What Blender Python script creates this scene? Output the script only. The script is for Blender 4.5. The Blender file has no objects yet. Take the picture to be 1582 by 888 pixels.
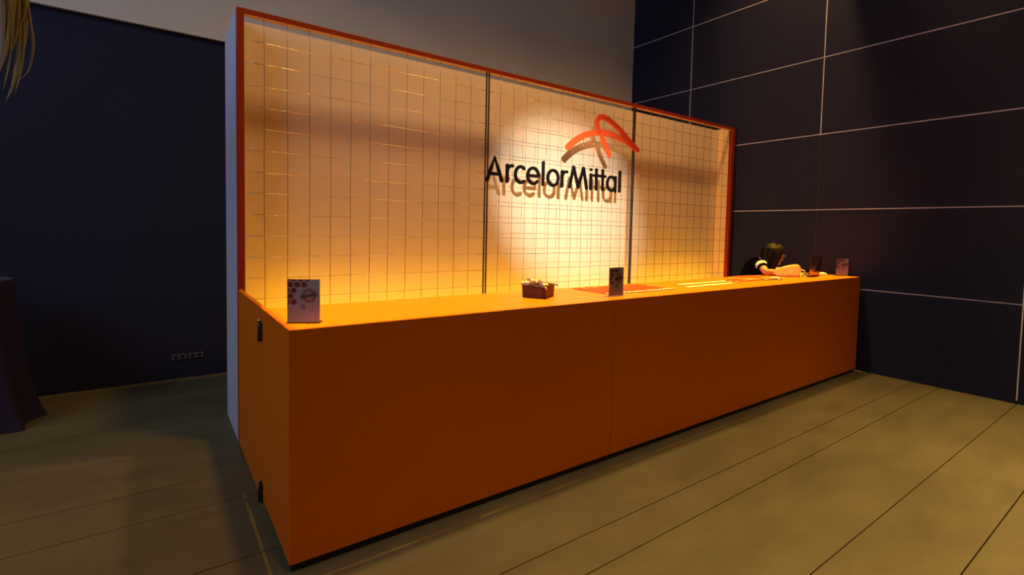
import bpy, bmesh, math, random
from mathutils import Vector, Matrix

random.seed(7)
S = bpy.context.scene
COL = S.collection
R = math.radians

# ------------------------------------------------------------------ camera
YAW, PITCH, ROLL = R(35.68), R(2.82), R(1.23)
F_PX, CX, CY = 772.64, 791.9, 392.06          # in the 1582 x 888 frame
fwd = Vector((math.sin(YAW)*math.cos(PITCH), math.cos(YAW)*math.cos(PITCH), -math.sin(PITCH)))
rgt = Vector((math.cos(YAW), -math.sin(YAW), 0))
upv = rgt.cross(fwd)
r2 = math.cos(ROLL)*rgt + math.sin(ROLL)*upv
u2 = -math.sin(ROLL)*rgt + math.cos(ROLL)*upv
cam = bpy.data.cameras.new('camera')
camo = bpy.data.objects.new('camera', cam)
COL.objects.link(camo)
camo.matrix_world = Matrix(((r2.x, u2.x, -fwd.x, -0.475), (r2.y, u2.y, -fwd.y, -2.3163),
                            (r2.z, u2.z, -fwd.z, 1.5626), (0, 0, 0, 1)))
cam.sensor_width = 36
cam.lens = F_PX/1582*36
cam.shift_x = -(CX-791)/1582
cam.shift_y = (CY-444)/1582
cam.clip_start = 0.05
S.camera = camo

# ------------------------------------------------------------------ world, lights, exposure
S.view_settings.view_transform = 'Standard'
S.view_settings.look = 'None'
S.view_settings.gamma = 1
S.view_settings.use_curve_mapping = False
S.view_settings.exposure = 0.12
S.cycles.max_bounces = 10
S.cycles.diffuse_bounces = 6
S.cycles.sample_clamp_indirect = 6
w = bpy.data.worlds.new('world')
S.world = w
w.use_nodes = True
bg = w.node_tree.nodes['Background']
bg.inputs['Color'].default_value = (1.0, 0.48, 0.28, 1)
bg.inputs['Strength'].default_value = 0.165

def add_light(name, kind, loc, target, power, color, **kw):
    l = bpy.data.lights.new(name, kind)
    l.energy = power
    l.color = color
    for k, v in kw.items():
        setattr(l, k, v)
    o = bpy.data.objects.new(name, l)
    COL.objects.link(o)
    o.location = loc
    o.rotation_euler = (Vector(target)-Vector(loc)).to_track_quat('-Z', 'Y').to_euler()
    return o

WARM = (1.0, 0.58, 0.24)
AMBER = (1.0, 0.56, 0.01)
for lx in (0.89, 3.05, 5.21):        # the row of ceiling downlights above the counter
    add_light('downlight', 'SPOT', (lx, 0.69, 6.5), (lx, 0.62, 0), 345, WARM,
              shadow_soft_size=0.17, spot_size=R(112), spot_blend=0.9)
LOUVRE_X = [0.255+0.509*i for i in range(12)]       # added louvred amber bar, unseen over the counter: one lamp per cell
for lx in LOUVRE_X:
    add_light('amber_spot', 'SPOT', (lx, 0.34, 5.62), (lx, 0.34, 1.1), 2950, AMBER,
              shadow_soft_size=0.005, spot_size=R(22), spot_blend=0.5)
for lx in (0.6, 2.3, 4.0, 5.3):      # a second row over the open floor in front
    add_light('floor_downlight', 'SPOT', (lx, -2.45, 6.5), (lx, -2.45, 0), 1250, (1.0, 0.65, 0.24),
              shadow_soft_size=0.15, spot_size=R(50), spot_blend=1.0)
# added amber batten, unseen behind the counter, to yellow the white panel's foot
add_light('led_batten_light', 'AREA', (3.05, 1.57, 0.72), (3.05, 1.84, 1.40), 25.5, (1.0, 0.44, 0.005),
          shape='RECTANGLE', size=5.88, size_y=0.05, spread=R(150))
# the profile spot that throws the lettering's shadow on the white panel
add_light('profile_spot', 'SPOT', (-1.05, -4.59, 4.76), (3.30, 1.85, 1.80), 4800, (1.0, 0.90, 0.86),
          shadow_soft_size=0.02, spot_size=R(15), spot_blend=1.0)
# daylight from the far left end of the hall
add_light('hall_daylight', 'AREA', (-6.0, -0.3, 5.6), (-0.6, 3.4, 3.4), 106, (0.51, 0.645, 1.0),
          shape='RECTANGLE', size=5.0, size_y=3.2, spread=R(120))

# ------------------------------------------------------------------ materials
def mat(name, color, rough=0.5, metal=0.0, spec=0.5, noise=None, bump=None, trans=0.0, ior=1.45, alpha=None, coat=0.0):
    m = bpy.data.materials.new(name)
    m.use_nodes = True
    nt = m.node_tree
    b = nt.nodes['Principled BSDF']
    b.inputs['Base Color'].default_value = (*color, 1)
    b.inputs['Roughness'].default_value = rough
    b.inputs['Metallic'].default_value = metal
    b.inputs['Specular IOR Level'].default_value = spec
    b.inputs['Transmission Weight'].default_value = trans
    b.inputs['IOR'].default_value = ior
    b.inputs['Coat Weight'].default_value = coat
    if noise or bump:
        tc = nt.nodes.new('ShaderNodeTexCoord')
    if noise:                         # noise = (scale, second colour, contrast low, high, stretch)
        sc, c2, lo, hi, st = noise
        mp = nt.nodes.new('ShaderNodeMapping')
        mp.inputs['Scale'].default_value = st
        n = nt.nodes.new('ShaderNodeTexNoise')
        n.inputs['Scale'].default_value = sc
        n.inputs['Detail'].default_value = 8
        n.inputs['Roughness'].default_value = 0.62
        r = nt.nodes.new('ShaderNodeValToRGB')
        r.color_ramp.elements[0].position = lo
        r.color_ramp.elements[1].position = hi
        r.color_ramp.elements[0].color = (*color, 1)
        r.color_ramp.elements[1].color = (*c2, 1)
        nt.links.new(tc.outputs['Object'], mp.inputs['Vector'])
        nt.links.new(mp.outputs['Vector'], n.inputs['Vector'])
        nt.links.new(n.outputs['Fac'], r.inputs['Fac'])
        nt.links.new(r.outputs['Color'], b.inputs['Base Color'])
    if bump:                          # bump = (scale, strength, distance)
        n2 = nt.nodes.new('ShaderNodeTexNoise')
        n2.inputs['Scale'].default_value = bump[0]
        n2.inputs['Detail'].default_value = 5
        bp = nt.nodes.new('ShaderNodeBump')
        bp.inputs['Strength'].default_value = bump[1]
        bp.inputs['Distance'].default_value = bump[2]
        nt.links.new(tc.outputs['Object'], n2.inputs['Vector'])
        nt.links.new(n2.outputs['Fac'], bp.inputs['Height'])
        nt.links.new(bp.outputs['Normal'], b.inputs['Normal'])
    return m

M = {}
M['concrete'] = mat('concrete', (0.105, 0.086, 0.034), 0.55, noise=(2.2, (0.170, 0.142, 0.060), 0.28, 0.75, (0.6, 1.4, 1)), bump=(60, 0.12, 0.004))
M['joint'] = mat('joint', (0.02, 0.016, 0.010), 0.9)
M['plaster'] = mat('plaster', (0.58, 0.53, 0.40), 0.9, noise=(1.4, (0.64, 0.59, 0.46), 0.3, 0.75, (1, 1, 1)), bump=(25, 0.15, 0.004))
M['dark_panel'] = mat('dark_panel', (0.010, 0.0115, 0.025), 0.75, spec=0.2, noise=(160, (0.023, 0.024, 0.048), 0.35, 0.7, (1, 1, 1)), bump=(220, 0.2, 0.002))
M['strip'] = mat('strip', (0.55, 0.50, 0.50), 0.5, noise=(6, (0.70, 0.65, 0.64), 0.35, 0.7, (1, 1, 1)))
M['strip_dull'] = mat('strip_dull', (0.06, 0.052, 0.055), 0.6)  # light fading down the wall joints is put into this darker strip
M['orange'] = mat('orange', (0.66, 0.150, 0.001), 0.45, spec=0.22, noise=(4, (0.69, 0.158, 0.001), 0.3, 0.7, (1, 1, 1)))
M['frame_red'] = mat('frame_red', (0.28, 0.026, 0.002), 0.4, spec=0.35)
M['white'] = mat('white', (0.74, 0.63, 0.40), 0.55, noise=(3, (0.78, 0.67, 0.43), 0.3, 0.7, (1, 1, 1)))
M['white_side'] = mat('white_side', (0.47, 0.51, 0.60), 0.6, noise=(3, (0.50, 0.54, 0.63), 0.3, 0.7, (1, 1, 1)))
M['side_lining'] = mat('side_lining', (0.88, 0.62, 0.24), 0.55)  # white inner side with the amber light on it put into the colour
M['lining'] = mat('lining', (0.88, 0.56, 0.20), 0.5)  # bounced glow under the top beam put into a lighter colour
M['black'] = mat('black', (0.010, 0.009, 0.009), 0.45)
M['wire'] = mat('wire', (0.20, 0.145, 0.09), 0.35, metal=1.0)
M['wire_bright'] = mat('wire_bright', (0.55, 0.44, 0.26), 0.25, metal=1.0)  # glints on the horizontal wires put into a lighter copy of wire
M['bar'] = mat('bar', (0.06, 0.05, 0.05), 0.35, metal=0.7)
M['steel'] = mat('steel', (0.55, 0.55, 0.56), 0.25, metal=1.0)
M['letter'] = mat('letter', (0.005, 0.003, 0.0025), 0.6, spec=0.15)
M['emblem'] = mat('emblem', (0.80, 0.105, 0.018), 0.45)
M['emblem_deep'] = mat('emblem_deep', (0.70, 0.065, 0.012), 0.45)
M['acrylic'] = mat('acrylic', (0.95, 0.96, 0.97), 0.03, trans=1.0, ior=1.25)
M['sheet'] = mat('sheet', (0.40, 0.40, 0.43), 0.5, noise=(8, (0.48, 0.47, 0.50), 0.3, 0.7, (1, 1, 1)))
M['hex'] = mat('hex', (0.22, 0.022, 0.012), 0.6)
M['stamp'] = mat('stamp', (0.32, 0.10, 0.08), 0.6)
M['ink'] = mat('ink', (0.02, 0.015, 0.018), 0.6)
M['paper'] = mat('paper', (0.75, 0.73, 0.68), 0.7)
M['beige'] = mat('beige', (0.46, 0.27, 0.13), 0.8, noise=(20, (0.50, 0.30, 0.15), 0.3, 0.7, (1, 1, 1)))
M['leather'] = mat('leather', (0.030, 0.010, 0.006), 0.55, noise=(30, (0.05, 0.017, 0.010), 0.35, 0.7, (1, 1, 1)), bump=(90, 0.4, 0.003))
M['candy_red'] = mat('candy_red', (0.50, 0.03, 0.02), 0.25, coat=0.5)
M['candy_white'] = mat('candy_white', (0.80, 0.76, 0.66), 0.3, coat=0.4)
M['lanyard'] = mat('lanyard', (0.50, 0.050, 0.005), 0.7)
M['clip'] = mat('clip', (0.80, 0.78, 0.74), 0.35)
M['leaflet'] = mat('leaflet', (0.24, 0.095, 0.03), 0.6, noise=(25, (0.33, 0.14, 0.05), 0.4, 0.6, (1, 1, 1)))
M['badge_dark'] = mat('badge_dark', (0.05, 0.03, 0.022), 0.4)
M['laptop_lid'] = mat('laptop_lid', (0.012, 0.010, 0.010), 0.12, spec=0.8, coat=0.6)
M['laptop_deck'] = mat('laptop_deck', (0.62, 0.61, 0.60), 0.35)
M['screen'] = mat('screen', (0.01, 0.01, 0.012), 0.1)
M['skin'] = mat('skin', (0.38, 0.20, 0.13), 0.55, noise=(30, (0.42, 0.23, 0.15), 0.3, 0.7, (1, 1, 1)))
M['lips'] = mat('lips', (0.40, 0.12, 0.10), 0.4)
M['eye'] = mat('eye', (0.70, 0.68, 0.66), 0.2)
M['iris'] = mat('iris', (0.02, 0.012, 0.01), 0.15)
M['hair'] = mat('hair', (0.007, 0.0042, 0.0045), 0.5, spec=0.12)
M['shirt'] = mat('shirt', (0.0045, 0.004, 0.006), 0.95, spec=0.0, bump=(120, 0.2, 0.002))
M['trousers'] = mat('trousers', (0.016, 0.017, 0.026), 0.9)
M['glasses'] = mat('glasses', (0.12, 0.07, 0.05), 0.25)
M['lens'] = mat('lens', (0.95, 0.95, 0.95), 0.02, trans=1.0, ior=1.08)
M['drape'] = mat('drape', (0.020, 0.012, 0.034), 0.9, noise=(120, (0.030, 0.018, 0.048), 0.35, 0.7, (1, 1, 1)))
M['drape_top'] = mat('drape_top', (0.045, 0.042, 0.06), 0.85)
M['outlet'] = mat('outlet', (0.085, 0.07, 0.085), 0.45)
M['leaf'] = mat('leaf', (0.16, 0.18, 0.030), 0.6, noise=(5, (0.26, 0.23, 0.07), 0.35, 0.7, (1, 1, 0.3)))
M['leaf_dry'] = mat('leaf_dry', (0.20, 0.17, 0.11), 0.7, noise=(5, (0.28, 0.24, 0.15), 0.35, 0.7, (1, 1, 0.3)))
M['pot'] = mat('pot', (0.10, 0.075, 0.06), 0.7)

# ------------------------------------------------------------------ mesh helpers
class MB:
    def __init__(s):
        s.v, s.f = [], []
    def add(s, vs, fs):
        n = len(s.v)
        s.v += [tuple(v) for v in vs]
        s.f += [tuple(i+n for i in f) for f in fs]
        return s
    def box(s, x0, x1, y0, y1, z0, z1):
        return s.add([(x0, y0, z0), (x1, y0, z0), (x1, y1, z0), (x0, y1, z0), (x0, y0, z1), (x1, y0, z1), (x1, y1, z1), (x0, y1, z1)],
                     [(0, 3, 2, 1), (4, 5, 6, 7), (0, 1, 5, 4), (1, 2, 6, 5), (2, 3, 7, 6), (3, 0, 4, 7)])
    def prism(s, poly, a, b):
        """poly: list of 3D points (a planar outline); extruded from offset a to offset b (vectors)"""
        n = len(poly)
        a, b = Vector(a), Vector(b)
        vs = [Vector(p)+a for p in poly]+[Vector(p)+b for p in poly]
        fs = [tuple(range(n))[::-1], tuple(range(n, 2*n))]
        fs += [(i, (i+1) % n, (i+1) % n+n, i+n) for i in range(n)]
        return s.add(vs, fs)
    def ring(s, outer, inner, a, b):
        n = len(outer)
        a, b = Vector(a), Vector(b)
        vs = [Vector(p)+a for p in outer]+[Vector(p)+a for p in inner]+[Vector(p)+b for p in outer]+[Vector(p)+b for p in inner]
        fs = []
        for i in range(n):
            j = (i+1) % n
            fs += [(i, i+n, j+n, j), (i+2*n, j+2*n, j+3*n, i+3*n), (i, j, j+2*n, i+2*n), (i+n, i+3*n, j+3*n, j+n)]
        return s.add(vs, fs)
    def tube(s, pts, rad, k=8, flat=1.0, side=None):
        pts = [Vector(p) for p in pts]
        n = len(pts)
        rs = rad if isinstance(rad, (list, tuple)) else [rad]*n
        t0 = (pts[1]-pts[0]).normalized()
        a = side and Vector(side) or (Vector((0, 0, 1)) if abs(t0.z) < 0.9 else Vector((1, 0, 0)))
        vs, fs = [], []
        for i, p in enumerate(pts):
            t = (pts[min(i+1, n-1)]-pts[max(i-1, 0)]).normalized()
            u = (a-t*a.dot(t)).normalized()
            v = t.cross(u)
            a = u
            for j in range(k):
                an = 2*math.pi*j/k
                vs.append(p+rs[i]*(u*math.cos(an)+v*math.sin(an)*flat))
        for i in range(n-1):
            for j in range(k):
                fs.append((i*k+j, i*k+(j+1) % k, (i+1)*k+(j+1) % k, (i+1)*k+j))
        fs += [tuple(range(k))[::-1], tuple((n-1)*k+j for j in range(k))]
        return s.add(vs, fs)
    def ellipsoid(s, c, rad, axes=None, nu=20, nv=12, keep=None):
        c = Vector(c)
        ax = axes or (Vector((1, 0, 0)), Vector((0, 1, 0)), Vector((0, 0, 1)))
        vs, fs = [], []
        loc = []
        for i in range(nv+1):
            th = math.pi*i/nv
            for j in range(nu):
                ph = 2*math.pi*j/nu
                q = (rad[0]*math.sin(th)*math.cos(ph), rad[1]*math.sin(th)*math.sin(ph), rad[2]*math.cos(th))
                loc.append(q)
                vs.append(c+ax[0]*q[0]+ax[1]*q[1]+ax[2]*q[2])
        for i in range(nv):
            for j in range(nu):
                q = (i*nu+j, (i+1)*nu+j, (i+1)*nu+(j+1) % nu, i*nu+(j+1) % nu)
                if keep is None or all(keep(*loc[t]) for t in q):
                    fs.append(q)
        return s.add(vs, fs)
    def lathe(s, c, prof, k=32, fold=None):
        c = Vector(c)
        vs, fs = [], []
        for (r, z) in prof:
            for j in range(k):
                an = 2*math.pi*j/k
                rr = r if fold is None else r*(1+fold(an, z))
                vs.append(c+Vector((rr*math.cos(an), rr*math.sin(an), z)))
        for i in range(len(prof)-1):
            for j in range(k):
                fs.append((i*k+j, i*k+(j+1) % k, (i+1)*k+(j+1) % k, (i+1)*k+j))
        fs.append(tuple(range(k))[::-1])
        fs.append(tuple((len(prof)-1)*k+j for j in range(k)))
        return s.add(vs, fs)
    def mesh(s, name, material, smooth=False, bevel=0):
        me = bpy.data.meshes.new(name)
        me.from_pydata(s.v, [], s.f)
        bm = bmesh.new()
        bm.from_mesh(me)
        bmesh.ops.remove_doubles(bm, verts=bm.verts, dist=1e-6)
        loose = [v for v in bm.verts if not v.link_faces]
        bmesh.ops.delete(bm, geom=loose, context='VERTS')
        bmesh.ops.recalc_face_normals(bm, faces=bm.faces)
        if bevel:
            es = [e for e in bm.edges if len(e.link_faces) == 2 and e.calc_face_angle(0) > 0.6]
            bmesh.ops.bevel(bm, geom=es, offset=bevel, segments=2, affect='EDGES', profile=0.6, clamp_overlap=True)
        bm.to_mesh(me)
        bm.free()
        me.materials.append(material)
        if smooth:
            for p in me.polygons:
                p.use_smooth = True
        return me
    def build(s, name, material, parent=None, smooth=False, bevel=0):
        o = bpy.data.objects.new(name, s.mesh(name, material, smooth, bevel))
        COL.objects.link(o)
        if parent is not None:
            o.parent = parent
            o.matrix_parent_inverse = parent.matrix_basis.inverted()
        return o

def tag(o, label, cat, group=None):
    o['label'] = label
    o['category'] = cat
    if group:
        o['group'] = group
    return o

def thing(name, label, cat, loc=(0, 0, 0), rz=0, group=None):
    o = bpy.data.objects.new(name, None)
    o.empty_display_size = 0.1
    COL.objects.link(o)
    o.matrix_basis = Matrix.Translation(loc) @ Matrix.Rotation(rz, 4, 'Z')
    return tag(o, label, cat, group)

def local_part(mb, name, material, parent, smooth=False, bevel=0):
    """a part whose vertices are given in the thing's own frame"""
    o = bpy.data.objects.new(name, mb.mesh(name, material, smooth, bevel))
    COL.objects.link(o)
    o.parent = parent
    return o

def share(o, parent, loc=None, name=None):
    c = o.copy()
    if name:
        c.name = name
    COL.objects.link(c)
    c.parent = parent
    if loc is not None:
        c.location = loc
    return c

def copy_tree(o, loc, rz=0):
    c = o.copy()
    COL.objects.link(c)
    c.matrix_basis = Matrix.Translation(loc) @ Matrix.Rotation(rz, 4, 'Z')
    for ch in list(o.children):
        d = share(ch, c)
        for g in list(ch.children):
            share(g, d)
    return c

def structure(o):
    o['kind'] = 'structure'
    return o

def smooth_path(pts, n=6, closed=False):
    P = [Vector(p) for p in pts]
    out = []
    m = len(P)
    for i in range(m if closed else m-1):
        p0 = P[(i-1) % m] if closed or i > 0 else P[i]*2-P[i+1]
        p1, p2 = P[i], P[(i+1) % m]
        p3 = P[(i+2) % m] if closed or i+2 < m else p2*2-p1
        for k in range(n):
            t = k/n
            out.append(0.5*((2*p1)+(-p0+p2)*t+(2*p0-5*p1+4*p2-p3)*t*t+(-p0+3*p1-3*p2+p3)*t**3))
    if not closed:
        out.append(P[-1])
    return out

# ------------------------------------------------------------------ the room
XW, YB = 6.2, 3.58           # right wall plane, back wall plane
XL, YF, ZC = -7.0, -7.0, 6.9
ZD = 3.39                    # top of the dark back wall

floor = MB().box(XL, XW+0.3, YF, YB+0.3, -0.2, -0.02).build('floor', M['joint'])
structure(floor)
ys = [YF, -5.9, -5.1, -4.4, -3.75, -3.2, -2.6, -2.15, -1.72, -1.32, -0.74, -0.52, 0.24, 0.84, 1.20, 1.74, 2.28, 2.95, YB+0.05]
for i in range(len(ys)-1):
    h = -0.0005*random.random()
    MB().box(XL, XW, ys[i]+0.003, ys[i+1]-0.003, -0.019, h).build('slab', M['concrete'], floor, bevel=0.0015)

wb = MB().box(XL, XW+0.3, YB, YB+0.3, ZD, ZC).build('wall_back', M['plaster'])
structure(wb)
MB().box(XL, XW+0.3, YB+0.045, YB+0.3, -0.02, ZD).build('panel', M['dark_panel'], wb)
ceiling = structure(MB().box(XL, XW+0.3, YF, YB+0.3, ZC, ZC+0.2).build('ceiling', M['black']))

wr = MB().box(XW+0.04, XW+0.3, YF, YB, -0.02, ZC).build('wall_right', M['black'])
structure(wr)
zs = [0.0, 0.951, 1.884, 2.808, 3.742, 4.685, 5.62, ZC]
yc = [YF, -5.06, -3.19, -1.317, 0.546, 2.419, YB]
for i in range(len(zs)-1):
    for j in range(len(yc)-1):
        MB().box(XW, XW+0.04, yc[j]+0.007, yc[j+1]-0.007, zs[i]+(0.007 if i else 0), zs[i+1]-0.007).build('panel', M['dark_panel'], wr, bevel=0.002)
for z in zs[1:-1]:
    MB().box(XW+0.003, XW+0.04, YF, YB, z-0.0055, z+0.0055).build('joint_strip', M['strip'], wr)
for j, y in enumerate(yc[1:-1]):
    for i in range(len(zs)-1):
        bright = (y < -1) or i >= 3  # strips painted darker where the light on them fades
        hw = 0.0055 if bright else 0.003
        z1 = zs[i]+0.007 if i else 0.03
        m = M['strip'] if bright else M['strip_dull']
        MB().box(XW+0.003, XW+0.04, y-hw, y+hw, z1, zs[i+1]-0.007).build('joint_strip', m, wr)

for k, x in enumerate((-0.347, -0.205)):
    t = thing('wall_outlet', ['horizontal outlet plate on the dark back wall, nearer the draped table',
                              'horizontal outlet plate on the dark back wall, nearer the white display side'][k], 'outlet', (x, YB+0.045, 0.22))
    local_part(MB().box(0, 0.128, -0.009, 0, -0.027, 0.027), 'cover_plate', M['outlet'], t, bevel=0.002)
    for sx in (0.036, 0.092):
        so = MB()
        so.prism([(sx+0.019*math.cos(a*math.pi/8), 0, 0.019*math.sin(a*math.pi/8)) for a in range(16)], (0, -0.011, 0), (0, -0.008, 0))
        local_part(so, 'socket', M['black'], t)

# ------------------------------------------------------------------ display wall
LX = 6.13
YW, YBACK, ZT = 1.62, 2.31, 3.036
dw = thing('display_wall', 'tall white display wall with an orange-red front frame behind the counter', 'display', (0, YW, 0))
FR = 0.044
MB().box(0, FR, YW, YW+0.05, 0, ZT).build('frame_post', M['frame_red'], dw, bevel=0.0015)
MB().box(LX-FR-0.02, LX, YW, YW+0.05, 0, ZT).build('frame_post', M['frame_red'], dw, bevel=0.0015)
MB().box(FR, LX-FR-0.02, YW, YW+0.05, ZT-0.036, ZT).build('top_beam', M['frame_red'], dw, bevel=0.0015)
MB().box(FR+0.002, LX-FR-0.022, YW+0.002, YW+0.048, ZT-0.0405, ZT-0.0365).build('beam_lining', M['lining'], dw)  # thin strip carrying the painted glow of the beam's underside
MB().box(0.0205, LX-0.0645, 1.835, 1.855, 0, 3.020).build('back_panel', M['white'], dw)
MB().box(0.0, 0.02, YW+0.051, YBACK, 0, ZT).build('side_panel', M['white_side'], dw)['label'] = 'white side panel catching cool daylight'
MB().box(LX-0.064, LX, YW+0.051, YBACK, 0, ZT).build('side_panel', M['side_lining'], dw)  # amber lighting is in this panel's colour
MB().box(0.02, LX-0.065, YBACK-0.02, YBACK, 0, 2.9).build('rear_panel', M['white'], dw)

def glow(name, color, strength):
    m = mat(name, color, 0.5)
    b = m.node_tree.nodes['Principled BSDF']
    b.inputs['Emission Color'].default_value = (*color, 1)
    b.inputs['Emission Strength'].default_value = strength
    return m
M['amber_diffuser'] = glow('amber_diffuser', (1.0, 0.44, 0.01), 3.0)  # glowing top of the added, unseen batten
bt_ = thing('led_batten', 'long amber light batten on short feet at the foot of the display wall', 'light', (3.05, 1.56, 0))
MB().box(0.18, 5.92, 1.54, 1.59, 0.67, 0.705).build('housing', M['black'], bt_, bevel=0.004)
MB().box(0.20, 5.90, 1.548, 1.582, 0.705, 0.711).build('diffuser', M['amber_diffuser'], bt_)
for x in (0.4, 3.05, 5.7):
    MB().box(x-0.012, x+0.012, 1.555, 1.575, 0.006, 0.67).add(*((lambda b: (b.v, b.f))(MB().box(x-0.06, x+0.06, 1.53, 1.60, 0, 0.006)))).build('foot', M['black'], bt_)

# ------------------------------------------------------------------ wire mesh panels
YM = 1.632
px = [(0.056, 2.030), (2.047, 4.040), (4.057, 6.064)]
lab = ['wire mesh panel at the left end of the display wall, left of the lettering',
       'wire mesh panel in the middle of the display wall, behind the black lettering',
       'wire mesh panel at the right end of the display wall, right of the emblem']
def wobble_h(x0, x1):
    n = 14
    a = random.random()*6
    return [(x0+(x1-x0)*i/n, YM-0.004, 0.0022*math.sin(a+i*1.1)+random.uniform(-.0008, .0008)) for i in range(n+1)]
z0m, z1m = 0.12, ZT-0.041
hz = [2.830-0.1505*i for i in range(19)]
vt = {}
for p in range(3):
    x0, x1 = px[p]
    t = thing('mesh_panel', lab[p], 'wire mesh', ((x0+x1)/2, YM, 0), 0, 'wire mesh panels of the display wall')
    for xb in (x0+0.005, x1-0.005):
        if 0.07 < xb < 6.0:
            MB().box(xb-0.004, xb+0.004, YM-0.010, YM+0.006, z0m, z1m).build('edge_bar', M['bar'], t)
    n = 14
    xs = [0.170+0.1535*i for i in range(12)] if p == 0 else [x0+0.153*(i+0.9) for i in range(13)]
    for x in xs:
        if x > x1-0.04:
            continue
        a = random.random()*6
        kind = random.randrange(4)
        if kind not in vt:
            pts = [(0.0018*math.sin(a+i*0.9), 0, z0m+(z1m-z0m)*i/n) for i in range(n+1)]
            vt[kind] = MB().tube(pts, 0.0021, 6).mesh('vertical_wire', M['wire'], True)
        o = bpy.data.objects.new('vertical_wire', vt[kind])
        COL.objects.link(o)
        o.parent = t
        o.location = (x-(x0+x1)/2, 0, 0)
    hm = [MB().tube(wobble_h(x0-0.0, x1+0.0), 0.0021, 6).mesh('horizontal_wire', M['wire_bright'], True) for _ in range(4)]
    for i, z in enumerate(hz):
        o = bpy.data.objects.new('horizontal_wire', hm[i % 4])
        COL.objects.link(o)
        o.parent = t
        o.location = (-(x0+x1)/2, -YM, z+random.uniform(-.002, .002))

# ------------------------------------------------------------------ lettering and emblem
sg = thing('wall_sign', 'black company lettering under an orange arched emblem, hung on the wire mesh', 'sign', (2.9, 1.61, 2.0))
YS0, YS1 = 1.598, 1.614
sc_count = [0]
def stroke(mb, pts, r, closed=False, dome=8):
    """a flat round-ended pen stroke in the XZ plane, given depth"""
    sc_count[0] += 1
    e = 0.0003*(sc_count[0] % 4)
    P = [Vector((p[0], 0, p[1])) for p in pts]
    n = len(P)
    rs = r if isinstance(r, (list, tuple)) else [r]*n
    L, Rr = [], []
    for i in range(n):
        if closed:
            t = (P[(i+1) % n]-P[i-1]).normalized()
        else:
            t = (P[min(i+1, n-1)]-P[max(i-1, 0)]).normalized()
        nn = Vector((-t.z, 0, t.x))
        L.append(P[i]+nn*rs[i])
        Rr.append(P[i]-nn*rs[i])
    if closed:
        mb.ring(L, Rr, (0, YS0-e, 0), (0, YS1+e, 0))
        return
    def cap(c, frm, to_dir, rr):
        out = []
        a0 = math.atan2((frm-c).z, (frm-c).x)
        for k in range(1, dome):
            a = a0-math.pi*k/dome
            out.append(c+Vector((rr*math.cos(a), 0, rr*math.sin(a))))
        return out
    # quads along the stroke plus caps, as one strip
    vs = []
    fs = []
    for i in range(n):
        vs += [L[i]+Vector((0, YS0-e, 0)), Rr[i]+Vector((0, YS0-e, 0)), L[i]+Vector((0, YS1+e, 0)), Rr[i]+Vector((0, YS1+e, 0))]
    for i in range(n-1):
        a, b = 4*i, 4*i+4
        fs += [(a, b, b+1, a+1), (a+2, a+3, b+3, b+2), (a, a+2, b+2, b), (a+1, b+1, b+3, a+3)]
    mb.add(vs, fs)
    for (c, frm, rr) in ((P[-1], L[-1], rs[-1]), (P[0], Rr[0], rs[0])):
        other = Rr[-1] if c is P[-1] else L[0]
        mb.prism([frm]+cap(c, frm, None, rr)+[other], (0, YS0-e, 0), (0, YS1+e, 0))

def ell(cx, cz, rx, rz, a0=0, a1=360, n=28):
    full = abs(a1-a0) >= 360
    m = n if full else n+1
    return [(cx+rx*math.cos(R(a0+(a1-a0)*i/n)), cz+rz*math.sin(R(a0+(a1-a0)*i/n))) for i in range(m)]

W = 0.0152
def letter(*strokes):
    mb = MB()
    for s in strokes:
        if s[0] == 'o':
            stroke(mb, s[1], W, True)
        else:
            stroke(mb, s[1], W)
    return mb.build('letter', M['letter'], sg)
ZB, ZX, ZA = 2.015, 2.168, 2.236        # baseline, x-height, cap height (stroke centres)
letter(('l', [(2.033, ZB), (2.075, 2.125), (2.113, 2.228), (2.155, 2.125), (2.197, ZB)]), ('l', [(2.062, 2.075), (2.168, 2.075)]))
letter(('l', [(2.258, ZB), (2.257, ZX)]), ('l', smooth_path([(2.260, 2.125, 0), (2.276, 2.153, 0), (2.298, 2.166, 0), (2.320, 2.167, 0)]) and
       [(v.x, v.y) for v in smooth_path([(2.260, 2.125, 0), (2.276, 2.153, 0), (2.298, 2.166, 0), (2.320, 2.167, 0)])]))
letter(('l', ell(2.418, 2.0915, 0.064, 0.0765, 52, 308)))
letter(('l', ell(2.570, 2.0915, 0.068, 0.0765, 0, 318)), ('l', [(2.503, 2.0915), (2.638, 2.0915)]))
letter(('l', [(2.696, ZB), (2.696, ZA)]))
letter(('o', ell(2.827, 2.0915, 0.069, 0.0765)))
letter(('l', [(2.948, ZB), (2.948, ZX)]), ('l', [(v.x, v.y) for v in smooth_path([(2.950, 2.125, 0), (2.966, 2.153, 0), (2.988, 2.166, 0), (3.012, 2.167, 0)])]))
letter(('l', [(3.054, ZB), (3.078, 2.125), (3.104, 2.228)]), ('l', [(3.104, 2.228), (3.174, ZB+0.004)]), ('l', [(3.174, ZB+0.004), (3.246, 2.228)]), ('l', [(3.246, 2.228), (3.272, 2.125), (3.297, ZB)]))
letter(('l', [(3.357, ZB), (3.357, ZX)]), ('l', [(3.3565, 2.219), (3.3575, 2.221)]))
letter(('l', [(3.440, ZB), (3.438, ZA-0.008)]), ('l', [(3.405, 2.163), (3.477, 2.163)]))
letter(('l', [(3.538, ZB), (3.536, ZA-0.008)]), ('l', [(3.501, 2.163), (3.575, 2.163)]))
letter(('o', ell(3.675, 2.0915, 0.064, 0.0765)), ('l', [(3.739, ZB-0.005), (3.739, ZX)]))
letter(('l', [(3.808, ZB), (3.808, ZA)]))

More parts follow.
